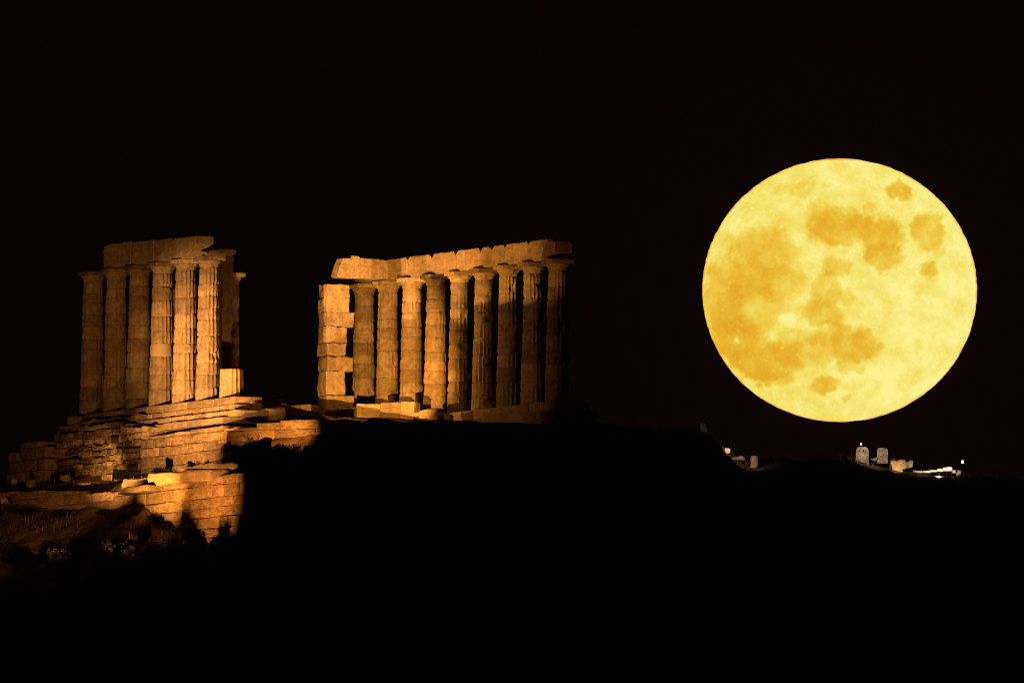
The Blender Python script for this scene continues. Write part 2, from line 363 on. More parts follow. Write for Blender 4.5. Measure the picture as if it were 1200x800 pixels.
def column(pos, label, group, seed, wear=0.3, H=6.1, capital=True, drums=None, pale=(), cw=1.06, chip=1.0, rs=1.03):
    rnd = random.Random(seed); t = empty('doric_column', pos); tag(t, label, 'column', group)
    capH = 0.46; Hs = H - capH if capital else H
    if drums is None:
        k = rnd.choice((9, 10, 10, 11)); ws = [rnd.uniform(0.7, 1.3) for _ in range(k)]; q = sum(ws); drums = [w / q * Hs for w in ws]
    z = 0.0; full = 5.64
    for i, h in enumerate(drums):
        r0 = (0.51 - 0.105 * z / full) * rs; r1 = (0.51 - 0.105 * (z + h) / full) * rs
        mb = MB(); d = rnd.uniform(-0.012, 0.012), rnd.uniform(-0.012, 0.012)
        plain = i in pale
        drum_mesh(mb, pos, z, z + h, r0, r1, rnd.uniform(-0.03, 0.03), seed * 1.37 + i * 3.1, 1.2 if plain else min(0.9, max(0, wear + rnd.uniform(-0.15, 0.25))), 0.2 if plain else chip, off=d)
        mb.build('drum', MARBLE_SMOOTH if plain else MARBLE, t, smooth=True)
        z += h
    if capital:
        # necking and echinus
        prof = [(0.42, 0), (0.418, 0.05), (0.428, 0.055), (0.428, 0.075), (0.44, 0.10), (0.455, 0.145), (0.495, 0.19), (0.528, 0.235), (0.54, 0.265), (0.53, 0.285)]
        mb = MB(); n = 64
        for (r, zz_) in prof:
            for k in range(n):
                th = 2 * math.pi * k / n; p = Vector((math.cos(th) * r, math.sin(th) * r, zz_ + z)) + Vector(pos)
                rr = r - max(0, noise.noise(p * 3.1 + Vector((seed, 0, 0))) - 0.2) * 0.16 + noise.noise(p * 8) * 0.006
                mb.v.append(Vector((pos[0] + math.cos(th) * rr, pos[1] + math.sin(th) * rr, pos[2] + z + zz_)))
        for j in range(len(prof) - 1):
            for k in range(n):
                k2 = (k + 1) % n; mb.f.append((j * n + k, j * n + k2, (j + 1) * n + k2, (j + 1) * n + k))
        mb.f.append(tuple(reversed(range(n)))); mb.f.append(tuple((len(prof) - 1) * n + k for k in range(n)))
        c = mb.build('capital', MARBLE, t)
        ab_ = MB(); ab_.rbox(Vector(pos) + Vector((0, 0, z + 0.285 + 0.0875)), DV, NV, Zv, cw, cw, 0.172, 0.02, 0.012, 2.6, (5, 5, 2), seed)
        a_ = ab_.build('abacus', MARBLE, None, loc=Vector(pos)); a_.location = (0, 0, 0); a_.parent = c
    return t

G1 = 'columns of the left colonnade'; G2 = 'columns of the right colonnade'
left_lab = ['dim column at the far left end of the left group, nothing on its capital',
            'dim column second from the left, under the left end of the stone beam',
            'dim column third from the left with a faint crack low on its shaft',
            'column fourth from the left with one pale smooth drum above half height',
            'brightly lit fluted column fifth from the left of the left group',
            'brightest fluted column, sixth from the left, under a broken block']
for i in range(6):
    a = -15.15 + 2.525 * i
    kw = {}
    if i == 3: kw = dict(drums=[.72, .62, .78, .55, .52, .62, .66, .58, .59], pale=(3,))
    column(ab(a, 0), left_lab[i], G1, 11 + i, wear=[0.4, 0.35, 0.3, 0.08, 0.0, 0.0][i], chip=[.5, .5, .6, .8, .7, .8][i], rs=1.07, **kw)
column(ab(0.05, 0), 'short fluted column stump of one drum at the right end of the left group', None, 31, wear=0.0, capital=False, drums=[1.23], chip=0.2)['category'] = 'column stump'
column(ab(-12.6, 5.2), 'unlit column standing behind the right end of the left group', None, 44, wear=0.5)
ordn = ['first', 'second', 'third', 'fourth', 'fifth', 'sixth', 'seventh', 'eighth', 'ninth']
for i in range(9):
    a = -15.45 + 2.58 * i
    extra = ['beside the block pier, worn and fully lit', 'under the end of the cross beam', 'fully lit with worn flutes', 'the last one lit down to its foot',
             'lit only at its top', 'with shadow across it below the capital', 'mostly in shadow', 'dim with flutes under its capital', 'the darkest, at the right end'][i]
    column(ab(a, ROWB), '%s column of the right group, %s' % (ordn[i], extra), G2, 61 + i, wear=[0.6, 0.6, 0.55, 0.5, 0.5, 0.45, 0.4, 0.3, 0.3][i], H=6.02, chip=1.1)

# ------------------------------------------------------------------ entablature beams
def beam_block(label, a0, a1, b, z0, h, th, seed, group, outline=None, mat=MARBLE, name='architrave_block', dirv=None, org=None, cat='stone beam'):
    """block along the row: outline gives (s 0..1, z 0..1) of its face, edges roughened"""
    dv = dirv or DV; nv = Vector((-dv.y, dv.x, 0)); org = org or ab(0, b)
    L_ = a1 - a0
    out = outline or [(0, 0), (1, 0), (1, 1), (0, 1)]
    P = [(s * L_, q * h) for s, q in out]
    # resample outline
    pts = []; rnd = random.Random(seed)
    for i in range(len(P)):
        p, q = P[i], P[(i + 1) % len(P)]; d = math.hypot(q[0] - p[0], q[1] - p[1]); k = max(1, int(d / 0.12))
        for j in range(k):
            t = j / k; u = p[0] + (q[0] - p[0]) * t; w = p[1] + (q[1] - p[1]) * t
            nn = nvec(Vector((u * 3 + seed, w * 3, seed))) * 0.014
            pts.append((u + nn.x, w + nn.y))
    mb = MB(); n = len(pts); cu = sum(p[0] for p in pts) / n; cw = sum(p[1] for p in pts) / n
    layers = [(-th / 2, 0.985), (-th / 2 + 0.03, 1.0), (0, 1.0), (th / 2 - 0.03, 1.0), (th / 2, 0.985)]
    base = org + dv * a0 + Vector((0, 0, z0))
    for (o_, sc) in layers:
        for (u, w) in pts:
            uu = u if sc == 1 else u + (0.03 if u < cu else -0.03) * min(1, abs(u - cu) / (L_ * 0.3))
            ww = w if sc == 1 else w + (0.03 if w < cw else -0.03) * min(1, abs(w - cw) / (h * 0.3))
            p = base + dv * uu + nv * o_ + Vector((0, 0, ww)); p += nvec(p * 2.3) * 0.012
            mb.v.append(p)
    for j in range(4):
        for k in range(n):
            k2 = (k + 1) % n; mb.f.append((j * n + k, j * n + k2, (j + 1) * n + k2, (j + 1) * n + k))
    mb.f.append(tuple(reversed(range(n)))); mb.f.append(tuple(4 * n + k for k in range(n)))
    loc = base + dv * (L_ / 2)
    o_ = mb.build(name, mat, None, smooth=False, loc=loc)
    tag(o_, label, cat, group); return o_
BG1 = 'beam blocks on the left colonnade'; BG2 = 'beam blocks on the right colonnade'
zt = 6.115
nL = [('left end block of the beam on the left columns', -13.1, -10.1, [(0.02, 0.04), (0.5, 0), (1, 0.02), (1, 1), (0.72, 1), (0.69, 0.86), (0.64, 0.97), (0.3, 1), (0.04, 0.95), (0, 0.8)]),
      ('second beam block from the left on the left columns', -10.08, -7.58, [(0, 0), (0.2, 0.0), (0.8, 0.04), (1, 0), (1, 0.98), (0.5, 1), (0, 1)]),
      ('third beam block on the left columns, chipped at its upper edge', -7.56, -5.06, [(0, 0), (1, 0), (1, 0.9), (0.92, 0.96), (0.86, 0.88), (0.8, 1), (0, 1)]),
      ('broken slanting end block of the beam on the left columns', -5.04, -3.05, [(0, 0), (0.25, 0.0), (0.45, 0.1), (0.72, 0.28), (0.97, 0.5), (1, 0.62), (0.985, 1), (0.75, 1.0), (0.72, 0.9), (0.66, 1), (0, 1)])]
for i, (lab, a0, a1, ol) in enumerate(nL):
    beam_block(lab, a0, a1, 0, zt, [1.02, 0.97, 0.93, 0.88][i], 0.85, 100 + i, BG1, ol)
beam_block('small broken block on top of the brightest column', -2.45, -0.55, 0, zt, 0.2, 0.8, 120, None, [(0, 0), (1, 0), (1, 0.9), (0.72, 1), (0.45, 0.9), (0.4, 0.3), (0, 0.2)], name='stone_block', cat='stone block')
# right colonnade blocks between column axes
NB = 7
zr = 6.035
for i in range(NB):
    a0 = -12.87 + 2.58 * i + 0.02; a1 = a0 + 2.54
    rnd = random.Random(200 + i)
    c = rnd.uniform(0.05, 0.13)
    ol = [(0, 0), (1, 0), (1, 0.72), (0.97, 0.95 - c), (0.9, 1), (0.5, 0.98), (0.45, 1), (0.1, 1), (0.02, 0.93 - c), (0, 0.85)]
    if i == 6: ol = [(0, 0), (0.55, 0), (0.72, 0.3), (0.78, 0.75), (0.74, 1), (0.1, 1), (0, 0.9)]
    if i == 4: ol = [(0, 0), (1, 0), (1, 0.8), (0.96, 1), (0.6, 1), (0.5, 0.84), (0.42, 0.93), (0.32, 1), (0.12, 1), (0.03, 0.8), (0, 0.7)]
    beam_block('%s beam block from the left along the top of the right colonnade' % ordn[i], a0, a1, ROWB, zr, 0.88, 0.5, 210 + i, BG2, ol)
beam_block('loose unlit block at the far right end of the right colonnade top', 4.35, 5.75, ROWB, zr + 0.06, 0.72, 0.8, 230, None, [(0, 0), (1, 0.3), (0.95, 0.9), (0.6, 1), (0.25, 0.85), (0.1, 0.5)], name='stone_block', cat='stone block')
# cross beam from pier to colonnade
beam_block('wide cross beam with a slanting left end, lying over the block pier', 0.14, 2.5, 0, zr + 0.02, 0.88, 0.75, 240, None,
           [(0, 0.08), (0.06, 0.0), (1, 0), (1, 0.92), (0.8, 0.98), (0.45, 1.0), (0.42, 1.08), (0.3, 1.1), (0.27, 0.98), (0.12, 0.95), (0.06, 0.6)], dirv=NV, org=ab(-12.7, 9.92))
beam_block('flat block wedged on the first capital under the cross beam', -15.9, -13.9, ROWB, zr + 0.02, 0.22, 0.7, 250, None, [(0, 0), (1, 0), (0.95, 1), (0.3, 0.9), (0.02, 0.5)], name='stone_block', cat='stone block')

# ------------------------------------------------------------------ piers built of blocks
def pier(name, label, pos, w, d, courses, seed, cat='pier'):
    t = empty(name, pos); tag(t, label, cat); z = 0
    for i, (h, dw, sh) in enumerate(courses):
        mb = MB(); c = pos + Vector((0, 0, z + h / 2)) + NV * sh
        mb.rbox(c, DV, NV, Zv, d, w + dw, h - 0.004, 0.045 if dw > .1 else 0.03, 0.05, 3.2, (9, 9, 6), seed + i, 0.035)
        mb.build('stone_block', MARBLE, t); z += h
    return t
pier('block_pier', 'ragged square pier of stacked blocks at the left end of the right group', ab(-12.6, 9.95), 0.86, 1.0,
     [(1.02, .42, .22), (1.05, 0.02, 0.0), (.62, .34, .2), (.58, 0, 0), (.68, 0.06, 0.03), (.62, .34, .19), (.62, .16, .07), (.55, .16, .07)], 300)
pier('block_pier', 'narrow strip of ruined pier glimpsed between the fourth and fifth left columns', ab(-12.6, 2.66), 0.8, 1.0,
     [(1.1, 0, 0)] + [(.7, 0, 0)] * 6, 340)
# slender jagged pier fragment behind the brightest column
t = empty('pier_fragment', ab(-3.4, 1.35)); tag(t, 'thin jagged upright slab just right of the brightest column', 'stone slab')
mb = MB(); pos = ab(-3.4, 1.02); rnd = random.Random(5)
Lp = []
for i in range(22):
    z = 1.55 + (6.5 - 1.55) * i / 21; Lp.append((0.22 + 0.12 * min(1, i / 10) + rnd.uniform(-.04, .04), z))
pts = [(-0.1, 0.0), (0.12, 0.0), (0.14, 1.4)] + Lp + [(-0.2, 6.5)]
mb.prism(pts, pos - DV * 0.25, NV, Zv, DV, 0.5); mb.build('slab', MARBLE, t, smooth=False)

# ------------------------------------------------------------------ platform steps under the near colonnade
def steps(parent, b_front, z1, z0, a0, a1, seed, lab=None, lens=(1.1, 1.7), depth=1.0, amp=0.02):
    mb = MB(); rnd = random.Random(seed); a = a0
    while a < a1 - 0.2:
        l = min(rnd.uniform(*lens), a1 - a); o_ = rnd.uniform(-0.02, 0.02)
        mb.rbox(ab(a + l / 2, b_front + depth / 2 + o_, (z0 + z1) / 2), DV, NV, Zv, l - 0.015, depth, z1 - z0 - 0.004, 0.035, amp, 2.0, (6, 3, 3), seed + a)
        a += l
    return mb
pl = empty('temple_platform', ab(-7, 0, -1)); tag(pl, 'stepped stone platform carrying the left colonnade', 'platform')
steps(pl, -0.66, 0.0, -0.33, -16.3, 1.85, 400, depth=1.32).build('stylobate', MARBLE, pl)
steps(pl, -0.72, -0.333, -0.62, -16.6, 2.0, 410, depth=1.4).build('step', MARBLE, pl)
steps(pl, -1.05, -0.623, -0.90, -12.2, 2.9, 420, depth=1.7, amp=0.03).build('step', MARBLE, pl)
steps(pl, -1.40, -0.903, -1.18, -11.4, 2.3, 430, depth=2.0, amp=0.03).build('step', MARBLE, pl)
pr = empty('temple_platform', ab(-7, ROWB, -1)); tag(pr, 'dim stone base course under the right colonnade', 'platform')
steps(pr, ROWB - 0.75, 0.0, -0.40, -16.3, 7.0, 440, depth=1.5).build('stylobate', MARBLE, pr)
steps(pr, ROWB - 0.95, -0.403, -0.95, -16.3, 7.3, 450, depth=1.9).build('step', MARBLE, pr)

# ------------------------------------------------------------------ walls of laid blocks
def interp(pts, s):
    if s <= pts[0][0]: return pts[0][1]
    for (a, za), (b, zb) in zip(pts, pts[1:]):
        if s <= b: return za + (zb - za) * (s - a) / max(1e-6, b - a)
    return pts[-1][1]
def wall(name, label, org, dv, nv, top, bot, ch, lens, depth, seed, mat, amp=0.03, jit=0.04, miss=0.03, skew=0.02, group=None, cat='wall', r=0.04, gap=0.02):
    """nv points away from the wall's face; top and bot are outlines given in picture coordinates on its plane"""
    rnd = random.Random(seed)
    T = []; B = []
    for src, dst in ((top, T), (bot, B)):
        for px, py in src:
            p = onplane(px, py, org, nv); dst.append(((p - org).dot(dv), p.z))
        dst.sort()
    s0, s1 = T[0][0], T[-1][0]
    zlo = min(z for _, z in B) - 0.15; zhi = max(z for _, z in T); z = zlo; mb = MB()
    while z < zhi:
        h = rnd.uniform(*ch); s = s0 - rnd.uniform(0, lens[0] * 0.5)
        while s < s1:
            l = rnd.uniform(*lens); m_ = min(max(s + l / 2, s0), s1)
            tz = interp(T, m_); bz = interp(B, m_) - 0.25
            a = max(s, s0); b_ = min(s + l, s1); zb = max(z, bz - 0.1); zt_ = min(z + h, tz + rnd.uniform(-0.03, 0.03))
            if zt_ - zb > 0.09 and b_ - a > 0.1 and z + h > bz:
                if rnd.random() > miss:
                    oo = rnd.uniform(-jit, jit)
                    mb.rbox(org + dv * ((a + b_) / 2 - 0) + nv * (depth / 2 + oo) + Vector((0, 0, (zb + zt_) / 2 - org.z)), dv, nv, Zv, b_ - a - gap, depth, zt_ - zb - gap * 0.8, r, amp, 2.4, (3, 2, 2), seed + s * 0.37 + z, skew)
            s += l
        z += h
    loc = org + dv * ((s0 + s1) / 2) + Vector((0, 0, interp(B, (s0 + s1) / 2) - org.z))
    o_ = mb.build(name, mat, None, loc=loc); tag(o_, label, cat, group); return o_

# upper retaining wall, squared part (right) and rubble part (left)
wall('retaining_wall', 'coursed retaining wall under the bright columns, with pale repair stones', ab(0, CB), DV, NV,
     [(165, 512), (200, 507), (240, 501), (268, 499), (275, 503)], [(165, 572), (275, 570)], (0.36, 0.5), (0.9, 2.4), 1.6, 500, POROS, amp=0.025, jit=0.03, miss=0.0)
wall('rubble_wall', 'rough rubble wall under the dim columns, brightest at its foot', ab(0, CB + 0.05), DV, NV,
     [(66, 512), (70, 508), (95, 500), (130, 494), (150, 497), (172, 501)], [(66, 572), (172, 572)], (0.2, 0.34), (0.35, 1.2), 1.4, 510, RUBBLE, amp=0.055, jit=0.15, miss=0.08, skew=0.06, gap=0.05)
wall('rubble_wall', 'top rubble course directly beneath the dim left columns', ab(0, CB + 0.7), DV, NV,
     [(66, 499), (80, 497), (100, 492), (165, 484)], [(66, 512), (165, 503)], (0.22, 0.34), (0.5, 1.6), 1.3, 515, RUBBLE, amp=0.05, jit=0.10, miss=0.05, skew=0.05, gap=0.04)
wall('block_wall', 'isolated dim block wall at the left edge of the ruins', ab(0, CB - 0.3), DV, NV,
     [(8, 545), (12, 532), (20, 522), (30, 519), (50, 517), (53, 535)], [(8, 563), (53, 562)], (0.42, 0.6), (1.2, 2.2), 1.3, 520, POROS, amp=0.04, jit=0.03, miss=0.0)
# dim band under the dim columns
# lower retaining wall
wall('retaining_wall', 'orange lit lower retaining wall of squared courses above the black scrub', ab(0, LB), DV, NV,
     [(130, 578), (160, 570), (185, 566), (200, 561), (262, 556), (300, 552), (330, 552)], [(130, 606), (180, 625), (330, 645)], (0.34, 0.52), (1.2, 3.0), 1.2, 530, POROS, amp=0.035, jit=0.04, miss=0.01, skew=0.02)
wall('retaining_wall', 'low dim stretch of lower wall running out of the left edge', ab(0, LB - 0.06), DV, NV,
     [(-20, 577), (0, 574), (40, 576), (80, 577), (132, 577)], [(-20, 604), (132, 606)], (0.4, 0.5), (1.6, 3.2), 1.1, 540, POROS, amp=0.045, jit=0.05, miss=0.01)
# wall to the right of the platform
wall('terrace_wall', 'smooth lit terrace wall between the two column groups, fading right', C0, CDIR, -CNRM,
     [(262, 503), (300, 498), (340, 492), (414, 492)], [(262, 540), (414, 535)], (0.4, 0.5), (1.2, 2.4), 0.6, 550, POROS, amp=0.012, jit=0.008, miss=0.0, skew=0.0, r=0.015)

# ------------------------------------------------------------------ loose stones
def stone(name, label, px, py, Y, w, h, dep, seed, cat='stone block', mat=MARBLE, ang=-0.5, r=0.07, amp=0.05, skew=0.06, tilt=0.0, group=None):
    """(px, py) is the middle of its foot"""
    p = at(px, py, Y); ax = Vector((math.cos(ang), math.sin(ang), 0)); ay = Vector((-math.sin(ang), math.cos(ang), 0)); az = Zv
    if tilt:
        q = Matrix.Rotation(tilt, 3, ay); ax = q @ ax; az = q @ az
    mb = MB(); mb.rbox(p + Vector((0, 0, h / 2)), ax, ay, az, w, dep, h, r, amp, 1.9, (6, 4, 4), seed, skew)
    o_ = mb.build(name, mat, None, loc=p, smooth=True); tag(o_, label, cat, group); return o_
PXM = 27.9
stone('stone_block', 'flat dim block beyond the right end of the platform steps', 318, 481, 3, 30 / PXM, 0.46, 0.8, 600)
stone('stone_block', 'small dark stone lying beside the flat dim block', 334, 482, 2.5, 0.45, 0.3, 0.5, 601)
stone('stone_block', 'long pale edged slab at the foot of the block pier', 357, 484, 12, 27 / PXM, 0.32, 0.7, 602, r=0.03, amp=0.02)
stone('stone_block', 'lower course slab under the pale edged slab', 350, 491, 11, 42 / PXM, 0.28, 1.0, 603, r=0.03, amp=0.02)
stone('stone_block', 'sloping rubble bank stone right of the platform corner', 300, 493, -1, 1.4, 0.75, 1.4, 604, r=0.2, amp=0.09, skew=0.1)
stone('stone_block', 'dim bank stone between the platform corner and slabs', 325, 493, -2, 1.3, 0.5, 1.2, 605, r=0.15, amp=0.08, skew=0.1)
# foundation stones before the right columns
xs = [(388, 26, 13), (412, 24, 16), (436, 27, 19), (462, 26, 20), (481, 16, 20), (506, 22, 12)]
for i, (px, w, h) in enumerate(xs):
    stone('foundation_stone', ['low lit stone at the foot of the block pier', 'lit foundation stone below the first right column', 'lit foundation stone below the second right column',
          'lit foundation stone below the third right column', 'narrow lit stone left of the dark notch', 'lit stone right of the dark notch, at the row end'][i],
          px, 494, 16.5 - i * 1.9, w * 1.12 / PXM, h * 1.1 / PXM, 0.8, 620 + i, ang=-0.35, amp=0.05, r=0.05, group='foundation stones before the right columns')
stone('stone_block', 'dark squarish stone in the notch between lit foundation stones', 494, 491, 8.5, 0.5, 0.28, 0.5, 640)
# slabs on top of lower wall
def wstone(name, label, px, py, off, w, h, dep, seed, **k):
    p = onplane(px, py, ab(0, off), NV); return stone(name, label, px, py, p.y, w, h, dep, seed, **k)
A_ = math.atan2(DV.y, DV.x)
wstone('capping_slab', 'brightest irregular slab lying on top of the lower wall', 222, 566, LB + 0.1, 6.4, 0.50, 1.1, 650, ang=A_, amp=0.10, r=0.1, skew=0.1)
wstone('capping_slab', 'long overhanging slab at the brightest spot of the lower wall', 246, 553, LB + 0.35, 3.2, 0.26, 1.2, 651, ang=A_, amp=0.06, r=0.06)
wstone('capping_slab', 'thin slab at the left end of the bright lower wall', 172, 577, LB - 0.15, 3.2, 0.22, 1.2, 652, ang=A_, amp=0.06, r=0.06)
wstone('boulder', 'rounded pale boulder resting on the terrace left of the bright slab', 166, 571, LB + 0.3, 1.7, 0.36, 0.7, 653, ang=-0.8, amp=0.08, r=0.16, cat='boulder')
wstone('boulder', 'small lit stone on the ledge far left', 35, 571, LB + 1.5, 0.26, 0.32, 0.3, 654, amp=0.04, cat='boulder')
wstone('boulder', 'small sharp stone left of the lit ledge stone', 15, 567, LB + 1.5, 0.14, 0.2, 0.2, 655, amp=0.04, cat='boulder')
wstone('boulder', 'bright reddish stone low at the left edge', 6, 590, LB - 0.6, 0.22, 0.24, 0.3, 656, amp=0.04, cat='boulder')
wstone('boulder', 'dim stone at the foot of the dark gap in the ruins', 77, 566, LB + 3.2, 0.36, 0.34, 0.4, 657, amp=0.05, cat='boulder')
wstone('boulder', 'lit rock tip peeping from scrub right of the lower wall', 329, 560, LB + 1.0, 0.7, 0.42, 0.6, 658, amp=0.12, r=0.1, skew=0.12, cat='boulder')
stone('boulder', 'round ended stone block under the foot of the leftmost column', 90, 497, 13, 0.62, 0.3, 0.6, 659, cat='boulder', r=0.12)

# ------------------------------------------------------------------ floodlight housings (seen from behind, dark)
def floodlight(label, p, yaw, w=0.62, h=0.40, on=False):
    t = empty('floodlight', p); tag(t, label, 'floodlight', None)
    ax = Vector((math.cos(yaw), math.sin(yaw), 0)); ay = Vector((-math.sin(yaw), math.cos(yaw), 0))
    m = MB(); m.rbox(p + Vector((0, 0, 0.16 + h / 2)), ax, ay, Zv, w, 0.2, h, 0.03, 0, 1, (1, 1, 1)); m.build('housing', DARKMETAL, t)
    m = MB(); m.rbox(p + Vector((0, 0, 0.16 + h / 2)) + ay * 0.11, ax, ay, Zv, w - 0.08, 0.02, h - 0.08, 0.005, 0, 1, (1, 1, 1)); m.build('lens', GLASSLIT if on else DARKMETAL, t)
    m = MB()
    for s in (-1, 1): m.rbox(p + ax * s * (w / 2 + 0.02) + Vector((0, 0, 0.2)), ax, ay, Zv, 0.03, 0.06, 0.42, 0.008, 0, 1, (1, 1, 1))
    m.rbox(p + Vector((0, 0, 0.015)), ax, ay, Zv, w + 0.07, 0.12, 0.03, 0.008, 0, 1, (1, 1, 1)); m.build('bracket', DARKMETAL, t)
    return t
floodlight('black boxy floodlight on the terrace below the left columns', ab(0.7, -5.3, -3.75), 0.35)

# ------------------------------------------------------------------ shrubs
def leaf_mesh(seed, n=1500, size=0.055, stretch=1.0):
    rnd = random.Random(seed); m = MB()
    lumps = [(Vector((rnd.uniform(-.55, .55), rnd.uniform(-.5, .5), rnd.uniform(0.2, .75 * stretch))), rnd.uniform(.22, .42)) for _ in range(9)]
    for _ in range(n):
        c, r = rnd.choice(lumps)
        d = Vector((rnd.gauss(0, 1), rnd.gauss(0, 1), rnd.gauss(0, 1))).normalized() * r * (rnd.random() ** 0.4) * rnd.uniform(.8, 1.15)
        p = c + d; p.z = max(0.02, p.z)
        a = Vector((rnd.gauss(0, 1), rnd.gauss(0, 1), rnd.gauss(0, 1))).normalized(); b = a.orthogonal().normalized()
        b = Matrix.Rotation(rnd.uniform(0, 6.28), 3, a) @ b; c2 = a.cross(b); s = size * rnd.uniform(.6, 1.3)
        k = len(m.v); m.v += [p - b * s, p - c2 * s * .45, p + b * s, p + c2 * s * .45]; m.f.append((k, k + 1, k + 2, k + 3))
    return m
def stem_mesh(seed):
    rnd = random.Random(seed); m = MB()
    for i in range(7):
        q = Vector((rnd.uniform(-.5, .5), rnd.uniform(-.45, .45), rnd.uniform(.35, .8))); pr_ = Vector((rnd.uniform(-.05, .05), 0, -0.2)); r = 0.022
        for st in range(3):
            nx_ = q * ((st + 1) / 3) + Vector((rnd.uniform(-.04, .04), rnd.uniform(-.04, .04), 0)); k = len(m.v)
            for c, rr in ((pr_, r), (nx_, r * .7)):
                for a in range(5): m.v.append(c + Vector((math.cos(a * 1.2566) * rr, math.sin(a * 1.2566) * rr, 0)))
            for a in range(5): m.f.append((k + a, k + (a + 1) % 5, k + 5 + (a + 1) % 5, k + 5 + a))
            pr_ = nx_; r *= .7
    return m
proto = []
for i in range(4):
    a = leaf_mesh(900 + i, 2600, 0.06, 1 + 0.2 * (i % 2)).build('foliage', LEAF); b = stem_mesh(910 + i).build('stem', TWIG)
    proto.append((a.data, b.data)); bpy.data.objects.remove(a); bpy.data.objects.remove(b)
def shrub(label, p, sx, sz, k, rz, group='scrub bushes round the ruins'):
    t = empty('shrub', p, rz); tag(t, label, 'shrub', group)
    fo = bpy.data.objects.new('foliage', proto[k % 4][0]); COL.objects.link(fo); fo.parent = t; fo.scale = (sx, sx, sz)
    st = bpy.data.objects.new('stem', proto[k % 4][1]); COL.objects.link(st); st.parent = t; st.scale = (sx, sx, sz)
    return t
def ground_hit(px, py):
    ys = np.arange(-48, 25, 0.2); pts = [at(px, py, y) for y in ys]
    zt_ = terr(np.array([p.x for p in pts]), ys)
    for p, z in zip(pts, zt_):
        if p.z <= z: return p
    return pts[-1]
sh = [  # px centre, py of top, half width px, height px, depth Y, label
    (201, 541, 15, 16, -4.0, 'round black bush against the lit wall below the bright columns'),
    (186, 551, 17, 16, -4.5, 'low black bush left of the round bush against the lit wall'),
    (246, 539, 14, 20, -9.0, 'black bush behind the bright slab on the lower wall'),
    (270, 527, 19, 24, -12.5, 'wide black bush right of the bush behind the bright slab'),
    (293, 519, 16, 26, -12.5, 'black bush directly left of the dark pointed rock'),
    (335, 525, 20, 20, -12.5, 'low black bush right of the dark pointed rock'),
    (365, 525, 18, 20, -12.5, 'low black bush under the dim end of the terrace wall'),
    (392, 523, 18, 24, -12.5, 'small black bush below the block pier'),
    (300, 545, 14, 22, -14.0, 'black bush behind the right end of the lower wall'),
    (345, 560, 24, 36, -20.0, 'large black bush right of the lit rock tip'),
    (318, 572, 20, 34, -23.0, 'black bush hiding the right end of the lower wall'),
    (305, 600, 16, 34, -25.0, 'black bush at the lower right corner of the orange wall'),
    (322, 633, 26, 40, -26.0, 'large black bush beneath the right end of the lower wall'),
    (285, 634, 20, 26, -24.0, 'black bush before the foot of the lower wall at right'),
    (255, 631, 20, 24, -20.0, 'black bush before the middle of the lower wall foot'),
    (225, 626, 18, 24, -18.0, 'leafy black bush before the left foot of the orange wall'),
    (200, 628, 18, 22, -14.0, 'black bush left of the leafy one by the wall foot'),
    (170, 620, 14, 22, -9.0, 'small dark bush on the brown slope at the wall foot'),
    (150, 636, 20, 24, -9.0, 'black bush on the lower edge of the brown slope'),
    (100, 634, 22, 22, -4.0, 'spiky black bush on the slope edge left of centre'),
    (55, 638, 26, 22, -2.0, 'low black bush near the bottom of the left slope'),
    (12, 640, 24, 22, 0.0, 'black bush at the far left slope edge'),
    (63, 524, 13, 42, 9.0, 'dark bush filling the gap left of the rubble wall'),
    (80, 552, 8, 14, 7.5, 'small dark bush at the foot of the rubble wall'),
    (178, 604, 16, 10, -5.0, 'low scrub on the dark diagonal bank below the lower wall'),
    (150, 600, 18, 9, -3.0, 'low scrub left along the dark diagonal bank'),
    (120, 598, 18, 9, -1.5, 'low scrub under the dim wall stretch'),
    (30, 598, 22, 9, 1.5, 'low scrub at the left edge under the dim wall'),
    (75, 598, 20, 9, 0.0, 'low scrub between the others under the dim wall'),
    (25, 646, 34, 34, 0, 'big black bush along the lower left edge of the lit slope'),
    (75, 648, 34, 34, 0, 'second big black bush in the row below the brown slope'),
    (128, 645, 34, 36, 0, 'third big black bush in the row below the brown slope'),
    (180, 646, 34, 38, 0, 'fourth big black bush in the row below the brown slope'),
    (232, 648, 36, 40, 0, 'big black bush below the orange wall, left of its middle'),
    (283, 648, 36, 42, 0, 'big black bush below the orange wall, right of its middle'),
    (316, 566, 22, 76, 0, 'tallest black bush, swallowing the right end of the orange wall'),
    (297, 604, 15, 34, 0, 'black bush in front of the lower right part of the orange wall'),
    (330, 600, 26, 50, 0, 'tall black bush right of the orange wall corner'),
]
rnd = random.Random(77)
for i, (px, py, hw, hp, Y, lab) in enumerate(sh):
    p = ground_hit(px, py + hp * 0.85); shrub(lab, p, hw / PXM * 1.15, hp / PXM * 1.05, i, rnd.uniform(0, 6.28))
stone('boulder', 'dark pointed rock silhouetted against the lit terrace wall', 311, 530, -12.5, 0.44, 0.60, 0.4, 700, cat='boulder', r=0.12, amp=0.05)
